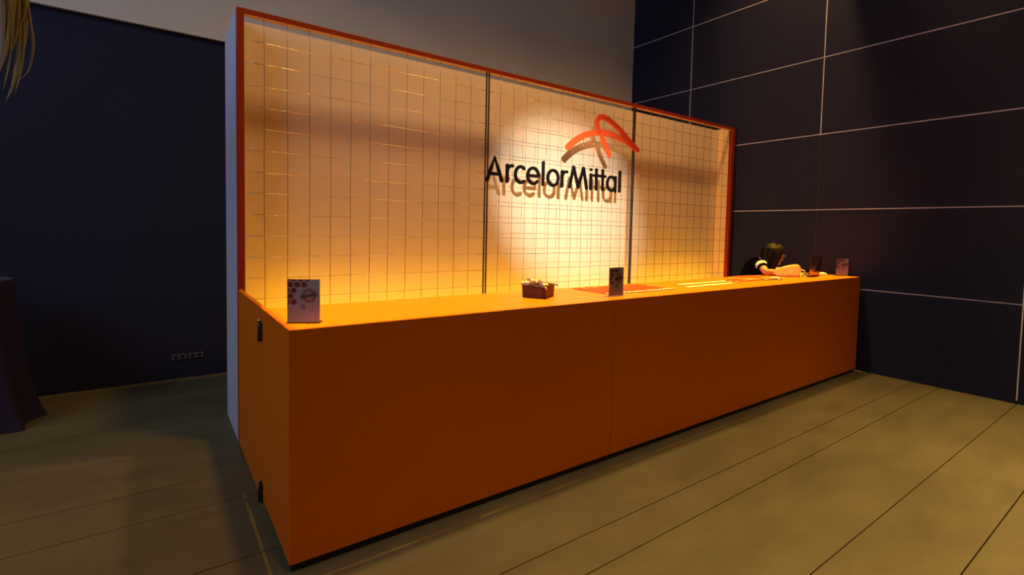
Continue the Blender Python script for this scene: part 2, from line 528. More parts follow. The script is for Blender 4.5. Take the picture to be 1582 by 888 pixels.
def emblem(name, pts, r, m, dy):
    global YS0, YS1
    a, b = YS0, YS1
    YS0, YS1 = a+dy, b+dy
    mb = MB()
    pp = [(v.x, v.y) for v in smooth_path([(x, z, 0) for x, z in pts], 6)]
    n = len(pp)
    stroke(mb, pp, [r[0]+(r[1]-r[0])*i/(n-1) for i in range(n)])
    mb.build(name, M[m], sg)
    YS0, YS1 = a, b
emblem('emblem_arc', [(3.020, 2.424), (3.113, 2.500), (3.235, 2.568), (3.362, 2.610), (3.461, 2.628), (3.595, 2.634), (3.753, 2.618), (3.917, 2.575), (4.084, 2.510)], (0.034, 0.030), 'emblem', 0)
emblem('emblem_loop', [(3.452, 2.640), (3.430, 2.690), (3.425, 2.745), (3.448, 2.785), (3.495, 2.800), (3.572, 2.791), (3.677, 2.752), (3.803, 2.686), (3.935, 2.600), (4.084, 2.508)], (0.029, 0.029), 'emblem_deep', -0.003)
emblem('emblem_leg', [(3.488, 2.624), (3.532, 2.540), (3.586, 2.460), (3.630, 2.404)], (0.027, 0.027), 'emblem', -0.0015)
# stand-off pins between the sign and the mesh
for x, z in ((2.258, 2.10), (2.696, 2.12), (3.357, 2.10), (3.808, 2.12), (3.235, 2.57), (3.9, 2.58), (3.53, 2.54)):
    MB().tube([(x, 1.612, z), (x, 1.630, z)], 0.004, 6).build('standoff_pin', M['bar'], sg)

# ------------------------------------------------------------------ added louvred light bar, unseen above the counter, cells keep spill off the floor
lb = thing('louvre_light', 'long black louvred light bar hung high above the counter', 'light', (3.05, 0.34, 5.0))
zb0, zb1, zl = 5.02, 5.66, 5.62
ht = zl-zb0
yf, ybk = 0.34-ht*0.322/(zl-1.1), 0.34+ht*0.42/(zl-1.1)
MB().box(0.0, 6.11, yf-0.012, yf, zb0, zb1).build('side_plate', M['black'], lb)
MB().box(0.0, 6.11, ybk, ybk+0.012, zb0, zb1).build('side_plate', M['black'], lb)
MB().box(0.0, 6.11, yf-0.012, ybk+0.012, zb1, zb1+0.02).build('cover', M['black'], lb)
hx_ = ht*0.2555/(zl-1.1)
for lx in LOUVRE_X:
    for sd in (-1, 1):
        xx = lx+sd*hx_*(0.93 if sd < 0 and lx < 0.3 else 1.0)
        MB().box(min(xx, xx+sd*0.006), max(xx, xx+sd*0.006), yf+0.0005, ybk-0.0005, zb0, zb1-0.001).build('louvre', M['black'], lb)
for x in (0.5, 3.05, 5.6):
    MB().tube([(x, 0.34, zb1+0.02), (x, 0.34, ZC)], 0.008, 8).build('hanger', M['black'], lb)

# ------------------------------------------------------------------ counter: three modules and the side gate
H, D = 1.10, 0.68
mods = [(0.0, 2.0415), (2.0455, 4.0800), (4.0825, 6.105)]
mlab = ['orange laminate counter unit at the near left end, beside the hinged side gate',
        'orange laminate counter unit in the middle, carrying the row of lanyards',
        'orange laminate counter unit against the right wall, carrying the laptop']
for i, (a, b) in enumerate(mods):
    t = thing('counter_unit', mlab[i], 'counter', ((a+b)/2, 0.34, 0), 0, 'counter units')
    MB().box(a, b, 0.0, 0.018, 0.041, H-0.018).build('front_panel', M['orange'], t)
    MB().box(a, b, 0.0, D, H-0.018, H).build('top', M['orange'], t)
    MB().box(a, a+0.018, 0.0182, D, 0.041, H-0.018).build('side_panel', M['orange'], t)
    MB().box(b-0.018, b, 0.0185, D, 0.041, H-0.0185).build('side_panel', M['orange'], t)
    MB().box(a+0.02, b-0.02, D-0.03, D-0.012, 0.041, H-0.0185).build('back_panel', M['orange'], t)
    MB().box(a+0.012, b-(0.012 if i == 2 else -0.001), 0.014, D-0.04, 0, 0.0405).build('plinth', M['black'], t)
g = thing('side_gate', 'orange hinged side gate closing the gap between counter and display wall', 'gate', (0.012, 0.69, 0))
MB().box(0.0, 0.024, D+0.006, YW-0.002, 0.012, H).build('gate_panel', M['orange'], g, bevel=0.0008)
for z in (0.975, 0.075):
    hb = MB().box(-0.012, 0.0, 0.664, 0.735, z-0.052, z+0.048)
    o = hb.build('hinge', M['black'], g, bevel=0.003)
    MB().tube([(-0.012, 0.70, z-0.058), (-0.012, 0.70, z+0.058)], 0.007, 10).build('hinge_pin', M['black'], o, True)
    MB().ellipsoid((-0.012, 0.70, z+0.058), (0.008, 0.008, 0.006)).build('pin_cap', M['steel'], o, True)

# ------------------------------------------------------------------ acrylic sign holders
def sign_holder(x, y, rz, label):
    t = thing('sign_holder', label, 'sign', (x, y, H), rz, 'acrylic sign holders on the counter')
    w, h = 0.148, 0.208
    fr = MB().box(0, w, 0.000, 0.002, 0.004, h)
    fr.box(0, w, 0.0045, 0.0065, 0.004, h)
    local_part(fr, 'acrylic_pocket', M['acrylic'], t)
    local_part(MB().box(-0.001, w+0.001, -0.004, 0.055, 0, 0.0035), 'acrylic_foot', M['acrylic'], t)
    sh = local_part(MB().box(0.001, w-0.001, 0.0026, 0.0038, 0.006, h-0.001), 'printed_sheet', M['sheet'], t)
    hx = MB()
    r = 0.0145
    dx, dz = 0.0315, 0.0275
    rows = [(0, [0, 1, 2, 3], 0.5), (1, [0, 1, 2], 0), (2, [0, 1], 0.5), (3, [0], 0), (4, [0, 1], 0.5)]
    for ri, cols, off in rows:
        for c in cols:
            cx = 0.0135+(c-off if off else c)*dx
            cz = h-0.026-(ri-1)*dz
            pts = []
            for k in range(6):
                a = math.pi/6+k*math.pi/3
                pts.append((min(max(cx+r*math.cos(a), 0.0012), w-0.002), 0, min(cz+r*math.sin(a), h-0.0012)))
            if max(p[0] for p in pts)-min(p[0] for p in pts) > 0.004:
                hx.prism(pts, (0, 0.0021, 0), (0, 0.0026, 0))
    local_part(hx, 'hexagon_print', M['hex'], t).parent = sh
    st = MB()
    cx, cz = 0.098, h-0.078
    def circ(rr, n=32):
        return [(cx+rr*math.cos(2*math.pi*k/n), 0, cz+rr*math.sin(2*math.pi*k/n)) for k in range(n)]
    st.ring(circ(0.035), circ(0.0325), (0, 0.0021, 0), (0, 0.0026, 0))
    st.ring(circ(0.030), circ(0.022), (0, 0.0021, 0), (0, 0.0026, 0))
    st.ring(circ(0.019), circ(0.0175), (0, 0.0021, 0), (0, 0.0026, 0))
    local_part(st, 'stamp_print', M['stamp'], sh)
    ik = MB()
    ca, sa = math.cos(R(12)), math.sin(R(12))
    def rot(u, v):
        return (cx+u*ca-v*sa, 0, cz+u*sa+v*ca)
    ik.ring([rot(-0.038, -0.009), rot(0.038, -0.009), rot(0.038, 0.009), rot(-0.038, 0.009)],
            [rot(-0.035, -0.0065), rot(0.035, -0.0065), rot(0.035, 0.0065), rot(-0.035, 0.0065)], (0, 0.0016, 0), (0, 0.0026, 0))
    u = -0.032
    while u < 0.030:
        wd = random.uniform(0.0025, 0.005)
        ik.prism([rot(u, -0.0045), rot(u+wd, -0.0045), rot(u+wd, 0.0045), rot(u, 0.0045)], (0, 0.0017, 0), (0, 0.0026, 0))
        u += wd+0.0012
    for li, ln in enumerate((0.019, 0.018, 0.024)):
        u = 0.062
        zz = h-0.122-li*0.0085
        while u < 0.062+ln:
            wd = random.uniform(0.002, 0.0042)
            ik.box(u, u+wd, 0.0021, 0.0026, zz-random.uniform(0.0015, 0.003), zz+random.uniform(0.0015, 0.003))
            u += wd+0.0008
    local_part(ik, 'small_print', M['ink'], sh)
    fp = MB()
    u = 0.095
    while u < 0.132:
        wd = random.uniform(0.001, 0.003)
        fp.box(u, u+wd, 0.0021, 0.0026, 0.014, 0.0155)
        u += wd+0.001
    local_part(fp, 'footer_print', M['stamp'], sh)
    return t
sign_holder(0.028, 0.186, R(-29), 'acrylic sign holder at the near left corner of the counter')
sign_holder(2.122, 0.126, R(1), 'acrylic sign holder standing beside the row of orange lanyards')
sign_holder(5.965, 0.200, R(-32), 'acrylic sign holder at the far right end beside the dark wall')

# ------------------------------------------------------------------ basket and sweets
bx, by, bz = 1.645, 0.25, H
ba = math.atan2(0.16, 0.19)
bt = thing('basket', 'small brown leather basket holding wrapped sweets', 'basket', (1.645, 0.25, H), R(32))
bw, bd, bh = 0.215, 0.175, 0.082
def rr(x0, x1, y0, y1, r, z):
    out = []
    for cx, cy, a0 in ((x1-r, y1-r, 0), (x0+r, y1-r, 90), (x0+r, y0+r, 180), (x1-r, y0+r, 270)):
        for k in range(4):
            a = R(a0+30*k)
            out.append((cx+r*math.cos(a), cy+r*math.sin(a), z))
    return out
body = MB()
o_b, o_t = rr(0.004, bw-0.004, 0.004, bd-0.004, 0.018, 0), rr(0, bw, 0, bd, 0.018, bh)
i_b, i_t = rr(0.010, bw-0.010, 0.010, bd-0.010, 0.014, 0.006), rr(0.006, bw-0.006, 0.006, bd-0.006, 0.014, bh)
n = len(o_b)
vs = o_b+o_t+i_t+i_b
fs = []
for lv in range(3):
    fs += [(lv*n+i, lv*n+(i+1) % n, (lv+1)*n+(i+1) % n, (lv+1)*n+i) for i in range(n)]
fs += [tuple(range(n))[::-1], tuple(range(3*n, 4*n))]
body.add(vs, fs)
local_part(body, 'basket_body', M['leather'], bt)
rim = MB().tube(o_t+[o_t[0]], 0.0045, 8)
local_part(rim, 'rim', M['leather'], bt, True)
tie = MB().tube([(0.002, 0.002, bh-0.004), (-0.010, -0.008, bh-0.010), (-0.008, -0.012, bh-0.022)], [0.006, 0.008, 0.004], 8)
local_part(tie, 'corner_knot', M['beige'], bt, True)
tk = MB().tube([(bw, bd*0.05, bh-0.002), (bw+0.018, -0.004, bh-0.006), (bw+0.034, -0.010, bh-0.016)], [0.004, 0.0045, 0.004], 8)
local_part(tk, 'strap_end', M['leather'], bt, True)
MWB = bt.matrix_basis
def candy(label, p, ang, m, tip, r=0.016, L=0.024, group=None, tilt=0.0):
    q = MWB @ Vector(p)
    t = thing('wrapped_sweet', label, 'sweet', q, 0, group)
    t.matrix_basis = Matrix.Translation(q) @ Matrix.Rotation(ang, 4, 'Z') @ Matrix.Rotation(tilt, 4, 'Y')
    b = MB().tube([(-L, 0, 0), (-L*0.8, 0, 0), (-L*0.3, 0, 0), (L*0.3, 0, 0), (L*0.8, 0, 0), (L, 0, 0)], [r*0.25, r*0.75, r, r, r*0.75, r*0.25], 10)
    local_part(b, 'candy_body', M[m], t, True)
    for s in (-1, 1):
        tw = MB()
        k = 10
        vs = [(s*L, 0, 0)]
        for j in range(k):
            a = 2*math.pi*j/k
            rad = r*(0.9+0.25*(j % 2))
            vs.append((s*(L+0.014+0.004*(j % 2)), rad*math.cos(a), rad*math.sin(a)*0.7))
        fs = [(0, 1+j, 1+(j+1) % k) for j in range(k)]
        tw.add(vs, fs)
        o = local_part(tw, 'wrapper_twist', M[tip], t)
        so = o.modifiers.new('thick', 'SOLIDIFY')
        so.thickness = 0.0008
z1 = bh+0.004
candy('white wrapped sweet with red print, topmost in the basket', (0.028, 0.105, z1+0.026), 0.3, 'candy_white', 'candy_white', 0.020, 0.030, tilt=0.25)
candy('red wrapped sweet lying on the white ones', (0.052, 0.062, z1+0.022), 1.0, 'candy_red', 'candy_white', 0.016, 0.020)
candy('cream wrapped sweet at the basket rim, far left corner', (0.014, 0.135, z1+0.014), 2.0, 'candy_white', 'candy_white', 0.017, 0.024)
candy('white wrapped sweet hanging over the near basket rim', (0.036, 0.022, z1+0.004), 0.5, 'candy_white', 'candy_white', 0.015, 0.026)
candy('dark red sweet in the middle of the basket', (0.095, 0.050, z1+0.002), 0.2, 'candy_red', 'candy_red', 0.019, 0.026)
candy('red sweet under the topmost white one, deep in the basket', (0.055, 0.118, 0.062), 0.4, 'candy_red', 'candy_white', 0.016, 0.022)
candy('cream sweet under the red one, deep in the basket', (0.050, 0.062, 0.070), 1.6, 'candy_white', 'candy_white', 0.016, 0.022)
candy('white sweet lying in the far right corner inside the basket', (0.150, 0.130, 0.022), 2.4, 'candy_white', 'candy_white', 0.016, 0.022)
candy('red sweet on the basket floor under the dark red one', (0.098, 0.050, 0.044), 0.2, 'candy_red', 'candy_white', 0.016, 0.022)

# ------------------------------------------------------------------ lanyards and badges on the counter
def strip_path(mb, pts, half, th):
    """flat strap lying on the top, following pts (x, y, z)"""
    P = [Vector(p) for p in pts]
    vs, fs = [], []
    n = len(P)
    for i in range(n):
        t = (P[min(i+1, n-1)]-P[max(i-1, 0)])
        t.z = 0
        t.normalize()
        s = Vector((-t.y, t.x, 0))*half
        vs += [P[i]+s, P[i]-s, P[i]-s+Vector((0, 0, th)), P[i]+s+Vector((0, 0, th))]
    for i in range(n-1):
        a, b = 4*i, 4*i+4
        fs += [(a, a+1, b+1, b), (a+1, a+2, b+2, b+1), (a+2, a+3, b+3, b+2), (a+3, a, b, b+3)]
    fs += [(0, 3, 2, 1), (4*n-4, 4*n-3, 4*n-2, 4*n-1)]
    mb.add(vs, fs)

ORD = ['leftmost', 'second', 'third', 'fourth', 'fifth', 'sixth', 'seventh', 'eighth', 'ninth', 'tenth', 'eleventh', 'twelfth', 'thirteenth']
def nth(i, n):
    return 'leftmost' if i == 0 else 'rightmost' if i == n-1 else ORD[i]+' from left'

def make_lanyard():
    t = thing('lanyard', 'orange lanyard laid straight in the long row beside the middle sign holder, white clip forward', 'lanyard', (0, 0, H), 0, 'lanyards in the long row')
    mb = MB()
    strip_path(mb, [(-0.004, 0, 0.0015), (-0.015, 0.08, 0.002), (-0.017, 0.20, 0.002), (-0.015, 0.31, 0.0022), (-0.001, 0.358, 0.003)], 0.0055, 0.0018)
    strip_path(mb, [(0.004, 0, 0.0040), (0.014, 0.08, 0.003), (0.016, 0.20, 0.0028), (0.013, 0.31, 0.0030), (0.000, 0.36, 0.0052)], 0.0055, 0.0018)
    local_part(mb, 'strap', M['lanyard'], t)
    local_part(MB().box(-0.012, 0.012, -0.020, 0.004, 0.0012, 0.0095), 'strap_clamp', M['clip'], t, bevel=0.001)
    c = MB().tube([(0, -0.018, 0.006), (0.004, -0.028, 0.010), (0.012, -0.036, 0.010), (0.022, -0.036, 0.008), (0.022, -0.028, 0.008), (0.014, -0.026, 0.007)], 0.0042, 8)
    local_part(c, 'hook', M['clip'], t, True)
    return t
lan = make_lanyard()
for i in range(13):
    x = 2.222+i*0.0600+random.uniform(-.005, .005)
    y = 0.240+random.uniform(-.010, .010)
    rz = R(random.uniform(-2, 2))
    if i == 0:
        lan['label'] = 'orange lanyard, leftmost of the long row beside the middle sign holder'
        lan.matrix_basis = Matrix.Translation((x, y, H)) @ Matrix.Rotation(rz, 4, 'Z')
    else:
        lan_i = copy_tree(lan, (x, y, H), rz)
        lan_i['label'] = 'orange lanyard, %s of the long row beside the middle sign holder' % nth(i, 13)

def make_badge():
    t = thing('name_badge', 'white name badge in the rear of two rows right of the lanyards', 'badge', (0, 0, H), 0, 'badges in the rear row')
    local_part(MB().box(-0.027, 0.027, -0.026, 0.026, 0.0008, 0.0035), 'card', M['paper'], t, bevel=0.0008)
    local_part(MB().box(-0.008, 0.008, 0.024, 0.040, 0.0008, 0.0055), 'clip', M['lanyard'], t)
    return t
bd0 = make_badge()
for row, (ya, yb2, xa, xb) in enumerate(((0.425, 0.43, 3.36, 4.03), (0.268, 0.29, 3.24, 3.92))):
    for i in range(11):
        f = i/10
        x, y = xa+(xb-xa)*f, ya+(yb2-ya)*f
        if row == 0 and i == 0:
            o = bd0
            o.matrix_basis = Matrix.Translation((x, y, H))
        else:
            o = copy_tree(bd0, (x, y, H), R(random.uniform(-5, 5)))
        o['label'] = 'white name badge, %s in the %s row right of the orange lanyards' % (nth(i, 11), ('rear', 'front')[row])
        if row == 1:
            o['group'] = 'badges in the front row'

def make_loose(label):
    t = thing('lanyard', label, 'lanyard', (0, 0, H), 0, 'loose lanyards before the leaflet')
    mb = MB()
    strip_path(mb, [(0, 0, 0.0012), (0.10, 0.012, 0.0012), (0.20, 0.006, 0.0012), (0.30, 0.014, 0.0012), (0.36, 0.0, 0.0012)], 0.007, 0.002)
    strip_path(mb, [(0, 0.008, 0.0034), (0.10, 0.03, 0.0034), (0.20, 0.028, 0.0034), (0.36, 0.002, 0.0034)], 0.007, 0.002)
    local_part(mb, 'strap', M['lanyard'], t)
    local_part(MB().box(-0.03, 0.004, -0.008, 0.012, 0.001, 0.008), 'strap_clamp', M['clip'], t, bevel=0.001)
    return t
for i, (x, y, a) in enumerate(((4.06, 0.37, 4), (4.10, 0.315, -3), (4.05, 0.42, 6))):
    l = make_loose(['loose orange lanyard lying lengthwise right of the badges, middle of three', 'loose orange lanyard lying lengthwise right of the badges, nearest the front edge', 'loose orange lanyard lying lengthwise right of the badges, farthest from the front edge'][i])
    l.matrix_basis = Matrix.Translation((x, y, H)) @ Matrix.Rotation(R(a), 4, 'Z')

def flat(name, label, cat, x, y, a, w, d, m, th=0.0025):
    t = thing(name, label, cat, (x, y, H), R(a))
    local_part(MB().box(-w/2, w/2, -d/2, d/2, 0.0006, th), 'sheet', M[m], t)
    return t
lf = flat('leaflet', 'printed orange-brown leaflet lying flat left of the crouching person', 'leaflet', 4.50, 0.47, 5, 0.42, 0.20, 'leaflet', 0.003)
local_part(MB().box(-0.19, 0.10, -0.075, -0.045, 0.003, 0.0034), 'print_band', M['beige'], lf)
lf2 = flat('leaflet', 'printed orange-brown leaflet nearest the display frame', 'leaflet', 4.78, 0.595, -2, 0.34, 0.14, 'lanyard', 0.003)
lf2.location.z = H+0.0032
for i, (x, y, a) in enumerate(((4.60, 0.315, 8), (4.70, 0.325, -14), (4.78, 0.27, 20))):
    t = thing('badge_holder', ['dark badge holder on the left of the three before the person', 'dark badge holder in the middle of the three before the person',
                               'dark badge holder on the right of the three before the person'][i], 'badge', (x, y, H), R(a), 'dark badge holders')
    local_part(MB().box(-0.05, 0.05, -0.035, 0.035, 0.0006, 0.006), 'holder', M['badge_dark'], t, bevel=0.001)
    local_part(MB().box(-0.030, 0.018, -0.022, 0.010, 0.006, 0.0066), 'card', M['paper'], t)
fc = flat('card', 'small white card lying before the beige notepad', 'card', 4.98, 0.40, 12, 0.13, 0.075, 'paper', 0.004)
strap = MB()
strip_path(strap, [(4.80, 0.34, H+0.001), (4.86, 0.37, H+0.001), (4.90, 0.35, H+0.001), (4.95, 0.33, H+0.001), (5.02, 0.35, H+0.001)], 0.006, 0.002)
tag(strap.build('lanyard', M['badge_dark']), 'dark lanyard strap curling from the badge holders to the white card', 'lanyard')

# ------------------------------------------------------------------ beige notepad
npd = thing('notepad', 'beige spiral notepad held upright on the counter before the seated person', 'notepad', (5.13, 0.42, H))
A0, A1 = Vector((5.115, 0.475, H+0.001)), Vector((5.265, 0.300, H+0.001))
ux = (A1-A0)
uw = ux.length
ux.normalize()
nb = Vector((-ux.y, ux.x, 0))
if nb.y < 0:
    nb = -nb
def np_pt(u, v):
    """u along the foot, v up; the sheet leans back and curls"""
    return A0+ux*u+Vector((0, 0, 1))*v*0.93+nb*(v*0.30+0.55*(u-0.13)**2)
prof = []
NU, NV = 10, 5
vs, fs = [], []
for i in range(NU+1):
    u = -0.012+0.268*i/NU
    lo = 0.0 if i > 1 else (0.028 if i == 0 else 0.010)
    hi = 0.066+(0.152-0.066)*math.sin(min(1.0, i/NU*1.02)*math.pi/2)**0.8
    if i == NU:
        hi = 0.135
    for j in range(NV+1):
        vs.append(np_pt(u, lo+(hi-lo)*j/NV))
for i in range(NU):
    for j in range(NV):
        a = i*(NV+1)+j
        fs.append((a, a+NV+1, a+NV+2, a+1))
pad = MB().add(vs, fs).build('cover', M['beige'], npd, True)
so = pad.modifiers.new('thick', 'SOLIDIFY')
so.thickness = 0.006
for k in range(9):
    v = 0.012+k*0.0135
    c = np_pt(0.262, v)
    ring = [c+ux*0.006*math.cos(a*math.pi/5)+nb*0.007*math.sin(a*math.pi/5) for a in range(11)]
    MB().tube(ring, 0.0017, 5).build('spiral_ring', M['clip'], npd, True)

# ------------------------------------------------------------------ laptop
lp = thing('laptop', 'open black laptop on the counter, glossy lid back toward the room', 'laptop', (5.455, 0.275, H), R(5))
lw, ld = 0.33, 0.225
base = local_part(MB().box(0, lw, 0, ld, 0.003, 0.018), 'base', M['badge_dark'], lp, bevel=0.002)
local_part(MB().box(0.006, lw-0.006, 0.012, ld-0.004, 0.018, 0.0192), 'deck', M['laptop_deck'], lp)
kb = MB()
for r_ in range(5):
    for c_ in range(13):
        kb.box(0.025+c_*0.0217, 0.043+c_*0.0217, 0.025+r_*0.0205, 0.042+r_*0.0205, 0.0192, 0.0205)
k = local_part(kb, 'keyboard', M['black'], lp)
k['kind'] = 'stuff'
TL = R(7)
def lid(u, v, n):
    # hinge along local x at y=0.004; the lid leans away from the user (towards -y)
    return Vector((u, 0.004-math.sin(TL)*v-math.cos(TL)*n, 0.018+math.cos(TL)*v-math.sin(TL)*n))
def lidbox(u0, u1, v0, v1, n0, n1):
    return MB().add([lid(u0, v0, n0), lid(u1, v0, n0), lid(u1, v1, n0), lid(u0, v1, n0), lid(u0, v0, n1), lid(u1, v0, n1), lid(u1, v1, n1), lid(u0, v1, n1)],
                    [(0, 3, 2, 1), (4, 5, 6, 7), (0, 1, 5, 4), (1, 2, 6, 5), (2, 3, 7, 6), (3, 0, 4, 7)])
local_part(lidbox(0, lw, 0, 0.222, 0, 0.008), 'lid', M['laptop_lid'], lp, bevel=0.0015)
local_part(lidbox(0.012, lw-0.012, 0.014, 0.212, -0.0008, 0), 'screen', M['screen'], lp)
mo = thing('computer_mouse', 'small white computer mouse right of the laptop', 'mouse', (5.93, 0.33, H), R(20))
local_part(MB().ellipsoid((0, 0, 0.014), (0.030, 0.048, 0.020), keep=None), 'shell', M['clip'], mo, True)
local_part(MB().tube([(0, 0.02, 0.031), (0, 0.036, 0.029)], 0.004, 8), 'scroll_wheel', M['black'], mo, True)
cb = MB().tube(smooth_path([(5.34, 0.33, H+0.004), (5.38, 0.355, H+0.012), (5.42, 0.335, H+0.020), (5.44, 0.31, H+0.012), (5.41, 0.285, H+0.004), (5.37, 0.30, H+0.004), (5.36, 0.34, H+0.010), (5.43, 0.36, H+0.004), (5.47, 0.33, H+0.004)], 5), 0.0028, 6)
tag(cb.build('cable', M['clip'], None, True), 'white earphone cable curled between notepad and laptop', 'cable')

# ------------------------------------------------------------------ the seated person
FA = R(-40)
Fd, Ld = Vector((math.cos(FA), math.sin(FA), 0)), Vector((-math.sin(FA), math.cos(FA), 0))
PB = Vector((5.335, 0.835, 0))
def W3(f, l, z):
    return PB+Fd*f+Ld*l+Vector((0, 0, z))
person = thing('person', 'seated person with long dark hair and glasses in a black shirt, leaning over the counter', 'person', (5.10, 1.03, 0))

def skin_mesh(chains, root=0, sub=2):
    """chains: list of [(point, radius), ...]; equal points are shared. returns a list of (verts, faces)"""
    verts, edges, rad, key = [], [], [], {}
    for ch in chains:
        prev = None
        for p, r in ch:
            kk = tuple(round(c, 4) for c in p)
            if kk not in key:
                key[kk] = len(verts)
                verts.append(tuple(p))
                rad.append(r)
            i = key[kk]
            if prev is not None:
                edges.append((prev, i))
            prev = i
    me = bpy.data.meshes.new('tmp')
    me.from_pydata(verts, edges, [])
    o = bpy.data.objects.new('tmp', me)
    COL.objects.link(o)
    m = o.modifiers.new('s', 'SKIN')
    m.use_smooth_shade = True
    for i, sv in enumerate(me.skin_vertices[0].data):
        rr_ = rad[i]
        sv.radius = rr_ if isinstance(rr_, tuple) else (rr_, rr_)
        sv.use_root = (i == root)
    if sub:
        s = o.modifiers.new('d', 'SUBSURF')
        s.levels = sub
        s.render_levels = sub
    dg = bpy.context.evaluated_depsgraph_get()
    ev = o.evaluated_get(dg)
    m2 = ev.to_mesh()
    out = ([v.co.copy() for v in m2.vertices], [tuple(p.vertices) for p in m2.polygons])
    ev.to_mesh_clear()
    bpy.data.objects.remove(o)
    bpy.data.meshes.remove(me)
    return out

def remeshed(name, mb, voxel, material, parent, smooth_it=4):
    me = bpy.data.meshes.new('tmp')
    me.from_pydata(mb.v, [], mb.f)
    o = bpy.data.objects.new('tmp', me)
    COL.objects.link(o)
    m = o.modifiers.new('r', 'REMESH')
    m.mode = 'VOXEL'
    m.voxel_size = voxel
    m.use_smooth_shade = True
    if smooth_it:
        s = o.modifiers.new('sm', 'SMOOTH')
        s.iterations = smooth_it
        s.factor = 0.4
    dg = bpy.context.evaluated_depsgraph_get()
    me2 = bpy.data.meshes.new_from_object(o.evaluated_get(dg))
    bpy.data.objects.remove(o)
    me2.name = name
    me2.materials.clear()
    me2.materials.append(material)
    for p in me2.polygons:
        p.use_smooth = True
    q = bpy.data.objects.new(name, me2)
    COL.objects.link(q)
    q.parent = parent
    q.matrix_parent_inverse = parent.matrix_basis.inverted()
    return q

pelvis = W3(-0.11, 0.02, 0.74)
waist = W3(-0.085, 0.01, 0.92)
chest = W3(-0.03, 0.0, 1.10)
neckb = W3(0.045, 0.0, 1.235)
necku = W3(0.125, 0.0, 1.275)
shR, shL = W3(0.0, -0.165, 1.228), W3(0.05, 0.160, 1.205)
elR = Vector((5.135, 0.590, 1.142))
wrR = Vector((5.370, 0.475, 1.130))
elL = Vector((5.60, 0.80, 1.135))
wrL = Vector((5.66, 0.555, 1.150))
hipR, hipL = pelvis+Ld*-0.09, pelvis+Ld*0.09
knR, knL = Vector((5.42, 0.90, 0.70)), Vector((5.47, 1.10, 0.70))
anR, anL = Vector((5.38, 0.93, 0.30)), Vector((5.46, 1.15, 0.30))
toR, toL = anR+Vector((0.15, -0.01, -0.045)), anL+Vector((0.15, 0.0, -0.045))

def hand_chain(wr, d, side):
    """palm and five fingers, palm down; d: pointing direction; side: direction of the thumb"""
    d = d.normalized()
    side = (side-d*side.dot(d)).normalized()
    upn = Vector((0, 0, 1))
    out = [[(wr, 0.024), (wr+d*0.040, 0.034), (wr+d*0.078, 0.036)]]
    for k, (off, ln) in enumerate(((0.036, 0.072), (0.012, 0.080), (-0.012, 0.075), (-0.035, 0.058))):
        b = wr+d*0.070+side*off
        out.append([(b, 0.0095), (b+d*ln*0.45+side*off*0.12+upn*0.006, 0.0082), (b+d*ln*0.80+side*off*0.2-upn*0.006, 0.0076), (b+d*ln+side*off*0.22-upn*0.018, 0.0068)])
    tb = wr+d*0.025+side*0.022
    out.append([(tb, 0.0125), (tb+d*0.030+side*0.024-upn*0.004, 0.0105), (tb+d*0.058+side*0.030-upn*0.010, 0.0090)])
    return out

def addskin(mb, chains, root=0, sub=2):
    v, f = skin_mesh(chains, root, sub)
    mb.add(v, f)

bod = MB()
addskin(bod, [[(pelvis, (0.125, 0.10)), (waist, (0.10, 0.08)), (chest, (0.115, 0.085)), (neckb, 0.060), (necku, 0.052)],
              [(chest, (0.115, 0.085)), (shR, 0.050), ((shR+elR)/2, 0.046), (elR, 0.039)], [(chest, (0.115, 0.085)), (shL, 0.050), ((shL+elL)/2, 0.046), (elL, 0.039)],
              [(elR, 0.039), (elR*0.6+wrR*0.4, 0.038), (wrR, 0.025)], [(elL, 0.039), (elL*0.6+wrL*0.4, 0.038), (wrL, 0.025)],
              [(pelvis, (0.125, 0.10)), (hipR, 0.092), ((hipR+knR)/2, 0.082), (knR, 0.062), (knR*0.6+anR*0.4, 0.056), (anR, 0.036), (toR, 0.033)],
              [(pelvis, (0.125, 0.10)), (hipL, 0.092), ((hipL+knL)/2, 0.082), (knL, 0.062), (knL*0.6+anL*0.4, 0.056), (anL, 0.036), (toL, 0.033)]])
dR = (wrR-elR).normalized()+Vector((0.05, 0.0, 0.0))
dL = (wrL-elL).normalized()
for ch in hand_chain(wrR, dR, Vector((0.4, 1, 0.1))):
    addskin(bod, [ch], 0, 1)
for ch in hand_chain(wrL, dL, Vector((-1, -0.3, 0.1))):
    addskin(bod, [ch], 0, 1)
# head: turned a little and bowed towards the table
HA = R(-37)
HT = R(-9)
h0 = Vector((math.cos(HA), math.sin(HA), 0))
hs = Vector((-math.sin(HA), math.cos(HA), 0))
hf = h0*math.cos(HT)+Vector((0, 0, 1))*math.sin(HT)
hu = -h0*math.sin(HT)+Vector((0, 0, 1))*math.cos(HT)
HC = Vector((5.455, 0.668, 1.335))
AX = (hf, hs, hu)
def hp(f, s, u):
    return HC+hf*f+hs*s+hu*u
bod.ellipsoid(hp(-0.008, 0, 0.030), (0.094, 0.074, 0.088), AX, 28, 18)
bod.ellipsoid(hp(0.036, 0, -0.030), (0.058, 0.060, 0.082), AX, 28, 18)
bod.ellipsoid(hp(0.066, 0, -0.098), (0.026, 0.028, 0.019), AX, 16, 10)
bod.ellipsoid(hp(0.083, 0, 0.012), (0.016, 0.045, 0.012), AX, 16, 10)
bod.ellipsoid(hp(0.099, 0, -0.036), (0.019, 0.013, 0.014), AX, 16, 10)
bod.ellipsoid(hp(0.094, 0, -0.014), (0.010, 0.008, 0.026), AX, 16, 10)
bod.ellipsoid(hp(0.084, 0, -0.070), (0.012, 0.026, 0.008), AX, 16, 10)
